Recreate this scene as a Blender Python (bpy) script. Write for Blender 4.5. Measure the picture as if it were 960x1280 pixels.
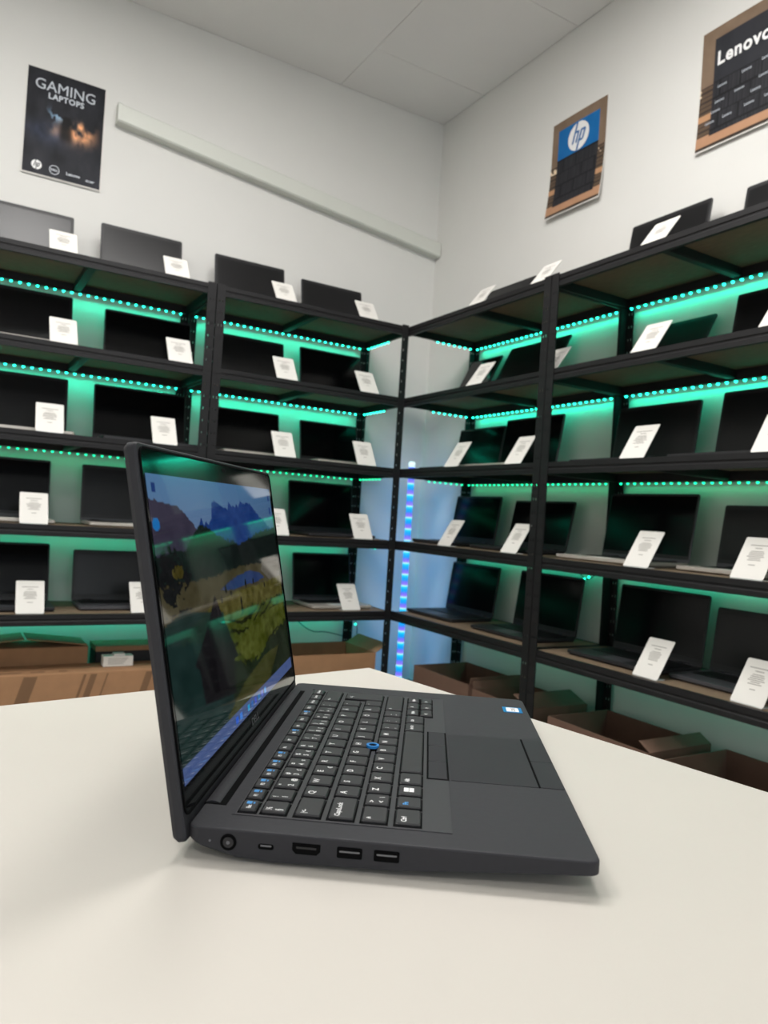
import bpy, math, random
import numpy as np
from mathutils import Matrix, Vector
random.seed(7)
scene = bpy.context.scene
col = scene.collection
for o in list(bpy.data.objects):
    bpy.data.objects.remove(o, do_unlink=True)

# ------------------------------------------------------------------ camera
CAM = Vector((-1.8541, -3.0100, 0.8792))
YAW, PITCH, ROLL, FPX = 0.5339, 0.0086, -0.0637, 927.27
fw = Vector((math.sin(YAW)*math.cos(PITCH), math.cos(YAW)*math.cos(PITCH), math.sin(PITCH)))
rt = Vector((math.cos(YAW), -math.sin(YAW), 0))
dn = fw.cross(rt)
cr, sr = math.cos(ROLL), math.sin(ROLL)
rt2 = cr*rt + sr*dn
dn2 = -sr*rt + cr*dn
cam_data = bpy.data.cameras.new('camera')
cam = bpy.data.objects.new('camera', cam_data)
col.objects.link(cam)
cam.matrix_world = Matrix(((rt2.x, -dn2.x, -fw.x, CAM.x), (rt2.y, -dn2.y, -fw.y, CAM.y),
                           (rt2.z, -dn2.z, -fw.z, CAM.z), (0, 0, 0, 1)))
cam_data.sensor_fit = 'VERTICAL'
cam_data.sensor_height = 24.0
cam_data.lens = 24.0*FPX/1280.0
cam_data.clip_start = 0.02
cam_data.dof.use_dof = True
cam_data.dof.focus_distance = 0.60
cam_data.dof.aperture_fstop = 9.0
scene.camera = cam

# ------------------------------------------------------------------ world, exposure
world = bpy.data.worlds.new('world')
scene.world = world
world.use_nodes = True
world.node_tree.nodes['Background'].inputs[0].default_value = (0.82, 0.92, 1.0, 1)
world.node_tree.nodes['Background'].inputs[1].default_value = 2.8   # daylight fill that enters through the added window
scene.view_settings.view_transform = 'Standard'
scene.view_settings.look = 'None'
scene.view_settings.exposure = 0.0
scene.view_settings.gamma = 1.0
scene.view_settings.use_curve_mapping = False

# light positions of the ceiling panels behind the camera (their lamps are built further down)
CEIL = 3.10
WX, WY = 0.42, 0.45          # right wall plane, left wall plane
ROOM_X, ROOM_Y = -4.3, -6.2  # far ends of the room behind the camera
PANELS = [(-.85, -1.75), (-1.55, -1.2), (-2.9, -1.75), (-2.9, -4.6)]
PANEL_W = 25.5

# ------------------------------------------------------------------ helpers
def lin(c):
    return tuple(((x/255)/12.92 if x/255 <= .04045 else ((x/255+.055)/1.055)**2.4) for x in c)

def mat(name, rgb, rough=.5, metal=0., var=.0, scale=30., bump=0., coat=0., spec=.5, stretch=None):
    m = bpy.data.materials.new(name); m.use_nodes = True
    nt = m.node_tree; b = nt.nodes['Principled BSDF']
    c = lin(rgb)
    b.inputs['Base Color'].default_value = (*c, 1)
    b.inputs['Roughness'].default_value = rough
    b.inputs['Metallic'].default_value = metal
    b.inputs['Specular IOR Level'].default_value = spec
    b.inputs['Coat Weight'].default_value = coat
    b.inputs['Coat Roughness'].default_value = .05
    if var or bump:
        tc = nt.nodes.new('ShaderNodeTexCoord'); n = nt.nodes.new('ShaderNodeTexNoise')
        n.inputs['Scale'].default_value = scale; n.inputs['Detail'].default_value = 5
        if stretch:
            mp = nt.nodes.new('ShaderNodeMapping'); mp.inputs['Scale'].default_value = stretch
            nt.links.new(tc.outputs['Object'], mp.inputs['Vector']); nt.links.new(mp.outputs['Vector'], n.inputs['Vector'])
        else:
            nt.links.new(tc.outputs['Object'], n.inputs['Vector'])
        if var:
            r = nt.nodes.new('ShaderNodeValToRGB')
            r.color_ramp.elements[0].position = .3; r.color_ramp.elements[1].position = .7
            r.color_ramp.elements[0].color = (*[x*(1-var) for x in c], 1)
            r.color_ramp.elements[1].color = (*[min(1, x*(1+var)) for x in c], 1)
            nt.links.new(n.outputs['Fac'], r.inputs['Fac']); nt.links.new(r.outputs['Color'], b.inputs['Base Color'])
        if bump:
            bp = nt.nodes.new('ShaderNodeBump'); bp.inputs['Strength'].default_value = bump
            bp.inputs['Distance'].default_value = .002
            nt.links.new(n.outputs['Fac'], bp.inputs['Height']); nt.links.new(bp.outputs['Normal'], b.inputs['Normal'])
    return m

def emat(name, rgb_lin, strength):
    m = bpy.data.materials.new(name); m.use_nodes = True
    b = m.node_tree.nodes['Principled BSDF']
    b.inputs['Base Color'].default_value = (*[min(1, x) for x in rgb_lin], 1)
    b.inputs['Emission Color'].default_value = (*rgb_lin, 1)
    b.inputs['Emission Strength'].default_value = strength
    return m

def vcol_mat(name, emission=0., rough=.5, coat=0.):
    m = bpy.data.materials.new(name); m.use_nodes = True
    nt = m.node_tree; b = nt.nodes['Principled BSDF']
    a = nt.nodes.new('ShaderNodeAttribute'); a.attribute_name = 'Col'
    b.inputs['Roughness'].default_value = rough
    b.inputs['Coat Weight'].default_value = coat; b.inputs['Coat Roughness'].default_value = .02
    if emission:
        b.inputs['Base Color'].default_value = (.004, .004, .005, 1)
        nt.links.new(a.outputs['Color'], b.inputs['Emission Color']); b.inputs['Emission Strength'].default_value = emission
    else:
        nt.links.new(a.outputs['Color'], b.inputs['Base Color'])
    return m

class MB:
    """collects shapes; build() links them as one mesh object"""
    def __init__(s): s.v = []; s.f = []
    def add(s, v, f):
        o = len(s.v); s.v += [tuple(p) for p in v]; s.f += [tuple(i+o for i in q) for q in f]; return s
    def box(s, x0, x1, y0, y1, z0, z1):
        v = [(x0, y0, z0), (x1, y0, z0), (x1, y1, z0), (x0, y1, z0), (x0, y0, z1), (x1, y0, z1), (x1, y1, z1), (x0, y1, z1)]
        return s.add(v, [(0, 3, 2, 1), (4, 5, 6, 7), (0, 1, 5, 4), (1, 2, 6, 5), (2, 3, 7, 6), (3, 0, 4, 7)])
    def extrude(s, prof, axis, a0, a1):
        """prof = closed polygon of 2D points in the two other axes (x: y,z / y: x,z / z: x,y)"""
        n = len(prof)
        def P(p, a): return {'x': (a, p[0], p[1]), 'y': (p[0], a, p[1]), 'z': (p[0], p[1], a)}[axis]
        v = [P(p, a0) for p in prof] + [P(p, a1) for p in prof]
        f = [(i, (i+1) % n, (i+1) % n+n, i+n) for i in range(n)] + [tuple(range(n))[::-1], tuple(range(n, 2*n))]
        return s.add(v, f)
    def loops(s, loops, cap0=True, cap1=True):
        n = len(loops[0]); v = [p for l in loops for p in l]; f = []
        for k in range(len(loops)-1):
            f += [(k*n+i, k*n+(i+1) % n, (k+1)*n+(i+1) % n, (k+1)*n+i) for i in range(n)]
        if cap0: f.append(tuple(range(n))[::-1])
        if cap1: f.append(tuple(range((len(loops)-1)*n, len(loops)*n)))
        return s.add(v, f)
    def cyl(s, c, axis, r0, r1, h, n=16):
        ls = []
        for k, r in ((0, r0), (h, r1)):
            l = []
            for i in range(n):
                a = 2*math.pi*i/n; p = (r*math.cos(a), r*math.sin(a))
                l.append({'z': (c[0]+p[0], c[1]+p[1], c[2]+k), 'y': (c[0]+p[0], c[1]+k, c[2]+p[1]), 'x': (c[0]+k, c[1]+p[0], c[2]+p[1])}[axis])
            ls.append(l)
        return s.loops(ls)
    def ring(s, c, r0, r1, z0, z1, n=28):
        o0 = [(c[0]+r1*math.cos(2*math.pi*i/n), c[1]+r1*math.sin(2*math.pi*i/n)) for i in range(n)]
        i0 = [(c[0]+r0*math.cos(2*math.pi*i/n), c[1]+r0*math.sin(2*math.pi*i/n)) for i in range(n)]
        L = [[(*p, z0) for p in o0], [(*p, z1) for p in o0], [(*p, z1) for p in i0], [(*p, z0) for p in i0], [(*p, z0) for p in o0]]
        return s.loops(L, False, False)
    def tube(s, path, r, n=6):
        ls = []
        for i, p in enumerate(path):
            p = Vector(p); d = (Vector(path[min(i+1, len(path)-1)])-Vector(path[max(i-1, 0)])).normalized()
            a = d.orthogonal().normalized(); b = d.cross(a)
            ls.append([tuple(p+r*(math.cos(2*math.pi*k/n)*a+math.sin(2*math.pi*k/n)*b)) for k in range(n)])
        return s.loops(ls)
    def mesh(s, name):
        me = bpy.data.meshes.new(name); me.from_pydata(s.v, [], s.f); me.validate(); me.update(); return me
    def build(s, name, m, parent=None, smooth=False, bevel=0., loc=None):
        return link(name, s.mesh(name), m, parent, smooth, bevel, loc)

def link(name, me, m, parent=None, smooth=False, bevel=0., loc=None):
    o = bpy.data.objects.new(name, me); col.objects.link(o)
    if m is not None and not me.materials: me.materials.append(m)
    o.parent = parent
    if loc is not None: o.location = loc
    if smooth:
        for p in me.polygons: p.use_smooth = True
    if bevel:
        b = o.modifiers.new('bevel', 'BEVEL'); b.width = bevel; b.segments = 2; b.limit_method = 'ANGLE'
    return o

def fix_normals(me):
    import bmesh
    bm = bmesh.new(); bm.from_mesh(me); bmesh.ops.recalc_face_normals(bm, faces=bm.faces); bm.to_mesh(me); bm.free()

def thing(name, label, cat, loc=(0, 0, 0), rz=0., group=None):
    o = bpy.data.objects.new(name, None); col.objects.link(o)
    o.empty_display_size = .05; o.location = loc; o.rotation_euler = (0, 0, rz)
    return tag(o, label, cat, group)

def tag(o, label, cat, group=None):
    o['label'] = label; o['category'] = cat
    if group: o['group'] = group
    return o

def struct(o):
    o['kind'] = 'structure'; return o

def text(s, size, bold=0., shear=0., align='LEFT', width=None):
    cu = bpy.data.curves.new('lettering', 'FONT'); cu.body = s; cu.size = size
    cu.align_x = align; cu.offset = bold; cu.shear = shear; cu.resolution_u = 3
    if len(s) > 4 and bold: cu.space_character = 1.0+2.2*bold/size*1.6
    ob = bpy.data.objects.new('lettering', cu)
    me = bpy.data.meshes.new_from_object(ob)
    v = [tuple(p.co) for p in me.vertices]; f = [tuple(p.vertices) for p in me.polygons]
    bpy.data.objects.remove(ob); bpy.data.meshes.remove(me); bpy.data.curves.remove(cu)
    if v and width:
        xs = [p[0] for p in v]; k = width/(max(xs)-min(xs)); x0 = min(xs)
        v = [((p[0]-x0)*k, p[1], 0) for p in v]
    return v, f

def noise2(nx, ny, cells, seed, octaves=4):
    rng = np.random.RandomState(seed); out = np.zeros((ny, nx)); amp = 1; tot = 0
    for o in range(octaves):
        c = cells*2**o; g = rng.rand(c+2, c+2)
        x = np.linspace(0, c, nx); y = np.linspace(0, c, ny)
        xi = np.minimum(x.astype(int), c-1); yi = np.minimum(y.astype(int), c-1)
        fx = x-xi; fy = y-yi; fx = fx*fx*(3-2*fx); fy = fy*fy*(3-2*fy)
        a = g[np.ix_(yi, xi)]; b = g[np.ix_(yi, xi+1)]; cc = g[np.ix_(yi+1, xi)]; d = g[np.ix_(yi+1, xi+1)]
        out += amp*((a*(1-fx)+b*fx)*(1-fy)[:, None]+(cc*(1-fx)+d*fx)*fy[:, None]); tot += amp; amp *= .5
    return out/tot

def raster_mesh(name, img, place):
    """img: rows from the top, sRGB 0..255; place(u, v) -> local point, v downwards; one vertex per sample"""
    ny, nx, _ = img.shape
    v = [place(i/(nx-1), j/(ny-1)) for j in range(ny) for i in range(nx)]
    f = [(j*nx+i, (j+1)*nx+i, (j+1)*nx+i+1, j*nx+i+1) for j in range(ny-1) for i in range(nx-1)]
    me = bpy.data.meshes.new(name); me.from_pydata(v, [], f); me.update()
    a = me.color_attributes.new('Col', 'FLOAT_COLOR', 'POINT')
    c = np.clip(img/255., 0, 1); c = np.where(c <= .04045, c/12.92, ((c+.055)/1.055)**2.4)
    rgba = np.ones((ny*nx, 4), np.float32); rgba[:, :3] = c.reshape(-1, 3)
    a.data.foreach_set('color', rgba.ravel()); return me

# ------------------------------------------------------------------ materials
M = dict(
    wall=mat('white_wall_paint', (222, 221, 217), .75, var=.015, scale=3., bump=.05),
    ceiling=mat('ceiling_board', (230, 229, 227), .8, var=.012, scale=4.),
    floor=mat('grey_floor_tile', (150, 146, 140), .5, var=.06, scale=5.),
    rack=mat('black_powder_coat', (19, 18, 20), .55, var=.12, scale=90., bump=.1, spec=.35),
    board=mat('brown_fibreboard', (116, 98, 78), .75, var=.12, scale=25., bump=.1, stretch=(1, 4, 4)),
    table=mat('white_laminate', (194, 189, 181), .42, var=.012, scale=9., spec=.35),
    steel=mat('grey_table_steel', (150, 150, 152), .35, metal=.8),
    body=mat('charcoal_soft_touch', (42, 42, 46), .6, var=.05, scale=220., bump=.06, spec=.3),
    bodyside=mat('charcoal_side', (40, 40, 45), .55, var=.05, scale=200.),
    key=mat('black_key_plastic', (26, 26, 29), .5, var=.05, scale=300.),
    well=mat('key_well_black', (5, 5, 6), .85, spec=.08),
    legend=mat('white_key_print', (225, 225, 225), .6),
    blue=mat('blue_key_print', (60, 140, 205), .6),
    bluerub=mat('blue_rubber', (28, 120, 190), .6),
    port=mat('port_black', (3, 3, 4), .8, spec=.1),
    metal=mat('port_metal', (120, 122, 128), .3, metal=1.),
    bezel=mat('glass_bezel', (8, 9, 10), .08, spec=.45, coat=.2),
    pad=mat('touchpad_grey', (36, 36, 40), .55, spec=.25),
    lap_black=mat('laptop_black', (33, 33, 36), .45, var=.08, scale=120.),
    lap_grey=mat('laptop_grey', (70, 70, 74), .4, var=.05, scale=120.),
    lap_silver=mat('laptop_silver', (186, 180, 172), .35, metal=.35),
    screen=mat('dark_screen_matte', (17, 17, 19), .3, spec=.35),
    screen_g=mat('dark_screen_gloss', (8, 8, 10), .16, spec=.22),
    lapkeys=mat('laptop_keys', (22, 22, 24), .5),
    paper=mat('white_card', (224, 221, 215), .6),
    ink=mat('grey_print', (150, 146, 140), .7),
    acrylic=mat('clear_acrylic_edge', (215, 220, 218), .15),
    carton=mat('brown_cardboard', (158, 118, 84), .8, var=.08, scale=18., bump=.1),
    carton_d=mat('dark_cardboard', (104, 78, 64), .85, var=.08, scale=18., bump=.1),
    carton_p=mat('cardboard_print', (118, 88, 62), .85),
    blackbox=mat('black_box', (30, 28, 30), .6),
    duct=mat('white_plastic_duct', (214, 216, 208), .5),
    wire=mat('dark_wire', (28, 40, 46), .5),
    white=mat('white_print', (238, 238, 238), .5),
    silver=mat('silver_print', (190, 196, 204), .4),
    seam=mat('ceiling_joint', (188, 186, 182), .85),
)

# ------------------------------------------------------------------ room
struct(MB().box(ROOM_X, WX, WY, WY+.1, 0, CEIL).build('wall_left', M['wall']))
struct(MB().box(WX, WX+.1, ROOM_Y, WY+.1, 0, CEIL).build('wall_right', M['wall']))
struct(MB().box(ROOM_X-.1, ROOM_X, ROOM_Y, WY+.1, 0, CEIL).build('wall_far_side', M['wall']))
# unseen shop window, added behind the camera to give frontal fill light
WIN = (-3.3, -.3, .75, 2.65)
fwall = MB()
for a in ((ROOM_X-.1, WIN[0], 0, CEIL), (WIN[1], WX+.1, 0, CEIL), (WIN[0], WIN[1], 0, WIN[2]), (WIN[0], WIN[1], WIN[3], CEIL)):
    fwall.box(a[0], a[1], ROOM_Y-.1, ROOM_Y, a[2], a[3])
struct(fwall.build('wall_front', M['wall']))
win = bpy.data.objects.new('fill_window_1', None); col.objects.link(win); struct(win); win.location = (0, ROOM_Y-.05, 0)
pane_m = bpy.data.materials.new('fill_window_glass'); pane_m.use_nodes = True
_nt = pane_m.node_tree; _nt.nodes.clear()
_o = _nt.nodes.new('ShaderNodeOutputMaterial'); _mx = _nt.nodes.new('ShaderNodeMixShader'); _t = _nt.nodes.new('ShaderNodeBsdfTransparent'); _g = _nt.nodes.new('ShaderNodeBsdfGlossy')
_g.inputs['Roughness'].default_value = .02; _mx.inputs[0].default_value = .06
_nt.links.new(_t.outputs[0], _mx.inputs[1]); _nt.links.new(_g.outputs[0], _mx.inputs[2]); _nt.links.new(_mx.outputs[0], _o.inputs[0])
for i in range(3):
    x0 = WIN[0]+i*1.0; x1 = x0+1.0
    fr = MB()
    fr.box(x0, x0+.04, -.03, .03, WIN[2], WIN[3]); fr.box(x1-.04, x1, -.03, .03, WIN[2], WIN[3])
    fr.box(x0+.04, x1-.04, -.03, .03, WIN[2], WIN[2]+.05); fr.box(x0+.04, x1-.04, -.03, .03, WIN[3]-.05, WIN[3])
    fr.build('fill_window_frame', M['white'], win)
    MB().box(x0+.04, x1-.04, -.003, .003, WIN[2]+.05, WIN[3]-.05).build('pane', pane_m, win)
_ld = bpy.data.lights.new('fill_window_portal', 'AREA'); _ld.shape = 'RECTANGLE'; _ld.size = WIN[1]-WIN[0]; _ld.size_y = WIN[3]-WIN[2]; _ld.cycles.is_portal = True
_lo = bpy.data.objects.new('fill_window_portal', _ld); col.objects.link(_lo); _lo.location = ((WIN[0]+WIN[1])/2, ROOM_Y-.11, (WIN[2]+WIN[3])/2); _lo.rotation_euler = (math.pi/2, 0, 0)
struct(MB().box(ROOM_X-.1, WX+.1, ROOM_Y-.1, WY+.1, -.1, 0).build('floor', M['floor']))
ceiling = struct(MB().box(ROOM_X-.1, WX+.1, ROOM_Y-.1, WY+.1, CEIL, CEIL+.1).build('ceiling', M['ceiling']))
# plasterboard sheets of the ceiling: each a thin panel with a recessed joint round it
xs = [WX-.002, -.23, -1.43, -2.63, -3.83, ROOM_X]
panel_cache = {}
for i in range(len(xs)-1):
    ys = [WY-.002, -.58, -2.9, -5.2, ROOM_Y] if i % 2 else [WY-.002, .085, -.58, -2.9, -5.2, ROOM_Y]
    for j in range(len(ys)-1):
        MB().box(xs[i+1]+.0015, xs[i]-.0015, ys[j+1]+.0015, ys[j]-.0015, CEIL-.004, CEIL).build('ceiling_panel', M['ceiling'], ceiling)

# sloping plastic duct for air-conditioning pipes on the left wall
def duct():
    x0, x1 = -1.305, .415
    zt = lambda x: 2.612 + (x+1.305)*(-.113)
    zb = lambda x: zt(x)-.078-(x-x0)*.000
    t = thing('pipe_duct', 'white plastic pipe duct sloping down the left wall to the corner', 'pipe duct', (x0, WY, 2.5))
    def L(x, dy, dz):
        y0 = WY-.055-dy
        pr = [(WY, zb(x)-dz), (y0+.006, zb(x)-dz), (y0, zb(x)+.006-dz), (y0, zt(x)-.006+dz), (y0+.006, zt(x)+dz), (WY, zt(x)+dz)]
        return [(x-x0, y-WY, z-2.5) for y, z in pr]
    b = MB().loops([L(x0, 0, 0), L(x1, 0, 0)]); o = b.build('duct_cover', M['duct'], t); fix_normals(o.data)
    c = MB().loops([L(x0-.004, .0015, .0015), L(x0+.012, .0015, .0015)]); o = c.build('end_cap', M['duct'], t); fix_normals(o.data)
duct()

# ------------------------------------------------------------------ ceiling panel lamps behind the camera
lamp_glow = emat('lamp_diffuser', (1., .97, .92), 6.)
POS = ['near the right wall, closer to the racks', 'in front of the left racks', 'at the left side of the room, closer to the racks', 'at the left side of the room, near the added window']
for (px, py), where in zip(PANELS, POS):
    t = thing('ceiling_lamp', 'square white ceiling light panel ' + where, 'ceiling lamp', (px, py, CEIL-.004), 0, 'ceiling light panels')
    f = MB()
    for a, b, c, d in ((-.3, .3, -.3, -.285), (-.3, .3, .285, .3), (-.3, -.285, -.285, .285), (.285, .3, -.285, .285)):
        f.box(a, b, c, d, -.03, 0)
    f.build('frame', M['white'], t)
    MB().box(-.285, .285, -.285, .285, -.022, -.0005).build('diffuser', lamp_glow, t)
    ld = bpy.data.lights.new('panel_light', 'AREA'); ld.shape = 'SQUARE'; ld.size = .57; ld.energy = PANEL_W
    ld.color = (1., .975, .955)
    lo = bpy.data.objects.new('panel_light', ld); col.objects.link(lo); lo.parent = t; lo.location = (0, 0, -.035)

# ------------------------------------------------------------------ racks
H = {1: 1.800, 2: 1.4583, 3: 1.1197, 4: .7755, 5: .4400, 6: .085}
BH = .042
PW = .036
def post_mesh(name, sx, sy, height):
    """L-angle post with real keyhole slots in both flanges; corner at the origin, flanges run to sx*PW and sy*PW"""
    m = MB(); t = .0022
    def flange(to3):
        # plate in (a, z) with two rows of slots
        zs = [0.]; z = .03
        while z < height-.03:
            zs += [z, z+.009]; z += .05
        zs.append(height)
        As = [0, .010, .0125, .0235, .026, PW]
        for i in range(len(zs)-1):
            slot = i % 2 == 1
            for j in range(5):
                if slot and j in (1, 3): continue
                a0, a1, z0, z1 = As[j], As[j+1], zs[i], zs[i+1]
                m.add([to3(a0, 0, z0), to3(a1, 0, z0), to3(a1, 0, z1), to3(a0, 0, z1)], [(0, 1, 2, 3)])
        m.add([to3(PW, 0, 0), to3(PW, t, 0), to3(PW, t, height), to3(PW, 0, height)], [(0, 1, 2, 3)])
        m.add([to3(0, 0, height), to3(PW, 0, height), to3(PW, t, height), to3(0, t, height)], [(0, 1, 2, 3)])
    flange(lambda a, b, z: (sx*a, sy*b, z))
    flange(lambda a, b, z: (sx*b, sy*a, z))
    return m.mesh(name)
PH = 1.806
posts = {(sx, sy): post_mesh('post', sx, sy, PH) for sx in (1, -1) for sy in (1, -1)}
beam_prof = [(0, 0), (0, -.017), (.003, -.020), (.003, -.024), (0, -.027), (0, -BH), (.014, -BH), (.014, -BH+.003), (.017, -.010), (.017, 0)]
SHELF = {1: 'top shelf', 2: 'second shelf', 3: 'middle shelf', 4: 'fourth shelf', 5: 'fifth shelf'}
RACK = {'A': 'leftmost rack', 'B': 'left corner rack', 'C': 'right corner rack', 'D': 'rightmost rack'}
LED = {1: ((0., .78, .46), .62), 2: ((0., .78, .46), .62), 3: ((.0, .72, .30), .15), 4: ((0., .72, .38), .22), 5: ((0., .76, .52), .36)}
LEDW = 1.45
led_m = {k: emat('led_bead_%d' % k, (.015, 1., .62) if k != 3 else (.01, 1., .42), {1: 7., 2: 7., 3: 2.5, 4: 3., 5: 4.}[k]) for k, (c, s) in LED.items()}
tape_m = mat('led_tape', (60, 110, 100), .5)

def rack(key, loc, rz, L, D, fl=True, wrap=None):
    t = thing('metal_rack', {'A': 'black metal shelving rack at the far left', 'B': 'black metal shelving rack left of the room corner',
                             'C': 'black metal shelving rack right of the room corner', 'D': 'black metal shelving rack at the far right'}[key],
              'shelving rack', loc, rz, 'black metal display racks')
    for (x, y, sx, sy) in ((0, 0, 1, 1), (L, 0, -1, 1), (0, D, 1, -1), (L, D, -1, -1)):
        if not fl and x == 0 and y == 0: continue       # this corner hangs on the neighbouring rack's post
        link('post', posts[(sx, sy)], M['rack'], t, loc=(x, y, 0))
    x0 = .0025; xf = x0 if fl else -.018
    bm = MB().extrude(beam_prof, 'x', xf, L-x0).mesh('beam'); fix_normals(bm)
    bk = MB().extrude([(-a, b) for a, b in beam_prof], 'x', x0, L-x0).mesh('beam'); fix_normals(bk)
    sprof = [(0, 0), (0, -BH), (.013, -BH), (.015, 0)]
    sl = MB().extrude(sprof, 'y', .018, D-.018).mesh('side_beam'); fix_normals(sl)
    srr = MB().extrude([(-a, b) for a, b in sprof], 'y', .018, D-.018).mesh('side_beam'); fix_normals(srr)
    brace = MB().extrude([(-.016, -.010), (-.016, -.036), (-.012, -.040), (.012, -.040), (.016, -.036), (.016, -.010)], 'y', .018, D-.018).mesh('brace'); fix_normals(brace)
    board = MB().box(.016, L-.016, .0035, D-.0035, -.0105, -.0005).mesh('shelf_board')
    board2 = MB().box(.016, L-.016, .0175, D-.0175, -.0105, -.0005).mesh('shelf_board')
    for k, h in H.items():
        link('beam', bm, M['rack'], t, loc=(0, .0026, h)); link('beam', bk, M['rack'], t, loc=(0, D-.0026, h))
        link('side_beam', sl, M['rack'], t, loc=(.0026, 0, h)); link('side_beam', srr, M['rack'], t, loc=(L-.0026, 0, h))
        link('shelf_board', board2, M['board'], t, loc=(0, 0, h))
        link('brace', brace, M['rack'], t, loc=(L/2, 0, h))
        if k == 6: continue
        # LED strip under the back beam
        c, s = LED[k]
        strip = thing('led_strip', 'glowing green LED strip under the %s of the %s' % (SHELF[k], RACK[key]), 'led strip',
                      tuple(Matrix.Translation(Vector(loc)) @ Matrix.Rotation(rz, 4, 'Z') @ Vector((0, D-.011, h-BH-.004))), rz, 'LED strips under the shelves')
        tape = MB().box(.02, L-.02, -.005, .005, 0, .0025)
        beads = MB(); x = .03
        def bead(x, y):
            n = 8
            beads.loops([[(x+r*math.cos(2*math.pi*i/n), y+r*math.sin(2*math.pi*i/n), z) for i in range(n)] for r, z in ((.0052, -.0002), (.0050, -.004), (.003, -.0065))])
        while x < L-.025:
            bead(x, 0); x += .0331
        if wrap:
            # the strip turns the corner and runs forward under the side beam
            xx = {'l': .012, 'r': L-.012}[wrap]
            tape.box(xx-.005, xx+.005, -.25, -.02, 0, .0025)
            y = -.03
            while y > -.25: bead(xx, y); y -= .0331
        tape.build('tape', tape_m, strip)
        bo = beads.build('led_beads', led_m[k], strip); bo['kind'] = 'stuff'
        ld = bpy.data.lights.new('strip_light', 'AREA'); ld.shape = 'RECTANGLE'; ld.size = L-.06; ld.size_y = .008
        ld.energy = LEDW*s*(.85 if key in 'AB' else .58); ld.color = c
        lo = bpy.data.objects.new('strip_light', ld); col.objects.link(lo); lo.parent = strip
        lo.location = (L/2, .013, -.0075)
        lo.rotation_euler = (0, 0, 0)
    return t
DL, DR = .41, .40
rack('A', (-1.905, 0, 0), 0, .962, DL)
rack('B', (-.939, 0, 0), 0, .939, DL, wrap='r')
rack('C', (0, -.001, 0), -math.pi/2, .966, DR, fl=False, wrap='l')
rack('D', (0, -.971, 0), -math.pi/2, .962, DR)

# ------------------------------------------------------------------ RGB light tube in the corner
def tube_lamp():
    t = thing('light_tube', 'upright glowing blue and violet light tube standing in the rack corner', 'light tube', (.17, .165, 0))
    MB().cyl((0, 0, 0), 'z', .06, .055, .012, 24).build('base', M['lap_black'], t)
    m = bpy.data.materials.new('tube_glow'); m.use_nodes = True; nt = m.node_tree; b = nt.nodes['Principled BSDF']
    tc = nt.nodes.new('ShaderNodeTexCoord'); sep = nt.nodes.new('ShaderNodeSeparateXYZ'); mul = nt.nodes.new('ShaderNodeMath'); mul.operation = 'MULTIPLY'
    mul.inputs[1].default_value = 1/.0575
    fr = nt.nodes.new('ShaderNodeMath'); fr.operation = 'FRACT'
    rp = nt.nodes.new('ShaderNodeValToRGB'); e = rp.color_ramp.elements
    e[0].position = 0; e[0].color = (.01, .30, .90, 1); e[1].position = 1.; e[1].color = (.01, .30, .90, 1)
    for pos, c in ((.22, (.0, .40, .95)), (.40, (.03, .72, 1.1)), (.50, (.50, .95, 1.2)), (.60, (.30, .20, .95)), (.84, (.16, .16, .9))):
        n = e.new(pos); n.color = (*c, 1)
    nt.links.new(tc.outputs['Object'], sep.inputs[0]); nt.links.new(sep.outputs['Z'], mul.inputs[0]); nt.links.new(mul.outputs[0], fr.inputs[0])
    nt.links.new(fr.outputs[0], rp.inputs[0]); nt.links.new(rp.outputs[0], b.inputs['Emission Color']); b.inputs['Emission Strength'].default_value = 1.1
    b.inputs['Base Color'].default_value = (.02, .03, .04, 1)
    MB().cyl((0, 0, .012), 'z', .0165, .0165, 1.135, 24).build('diffuser_tube', m, t, smooth=True)
    top = MB().loops([[(r*math.cos(2*math.pi*i/24), r*math.sin(2*math.pi*i/24), z) for i in range(24)] for r, z in ((.0165, 1.147), (.0165, 1.166), (.015, 1.172), (.010, 1.175))])
    top.build('end_cap', emat('tube_cap_glow', (.75, .98, 1.), .9), t, smooth=True)
    ld = bpy.data.lights.new('tube_light', 'AREA'); ld.shape = 'RECTANGLE'; ld.size = .03; ld.size_y = 1.1; ld.energy = .85; ld.color = (.08, .40, 1.)
    lo = bpy.data.objects.new('tube_light', ld); col.objects.link(lo); lo.parent = t; lo.location = (.022, .022, .6)
    lo.rotation_euler = (math.pi/2, 0, math.radians(-45))
tube_lamp()

# ------------------------------------------------------------------ shelf laptops
def rrect(x0, x1, y0, y1, r, n=4):
    pts = []
    for cx, cy, a0 in ((x1-r, y1-r, 0), (x0+r, y1-r, 90), (x0+r, y0+r, 180), (x1-r, y0+r, 270)):
        for k in range(n+1):
            a = math.radians(a0+90*k/n); pts.append((cx+r*math.cos(a), cy+r*math.sin(a)))
    return pts

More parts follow.
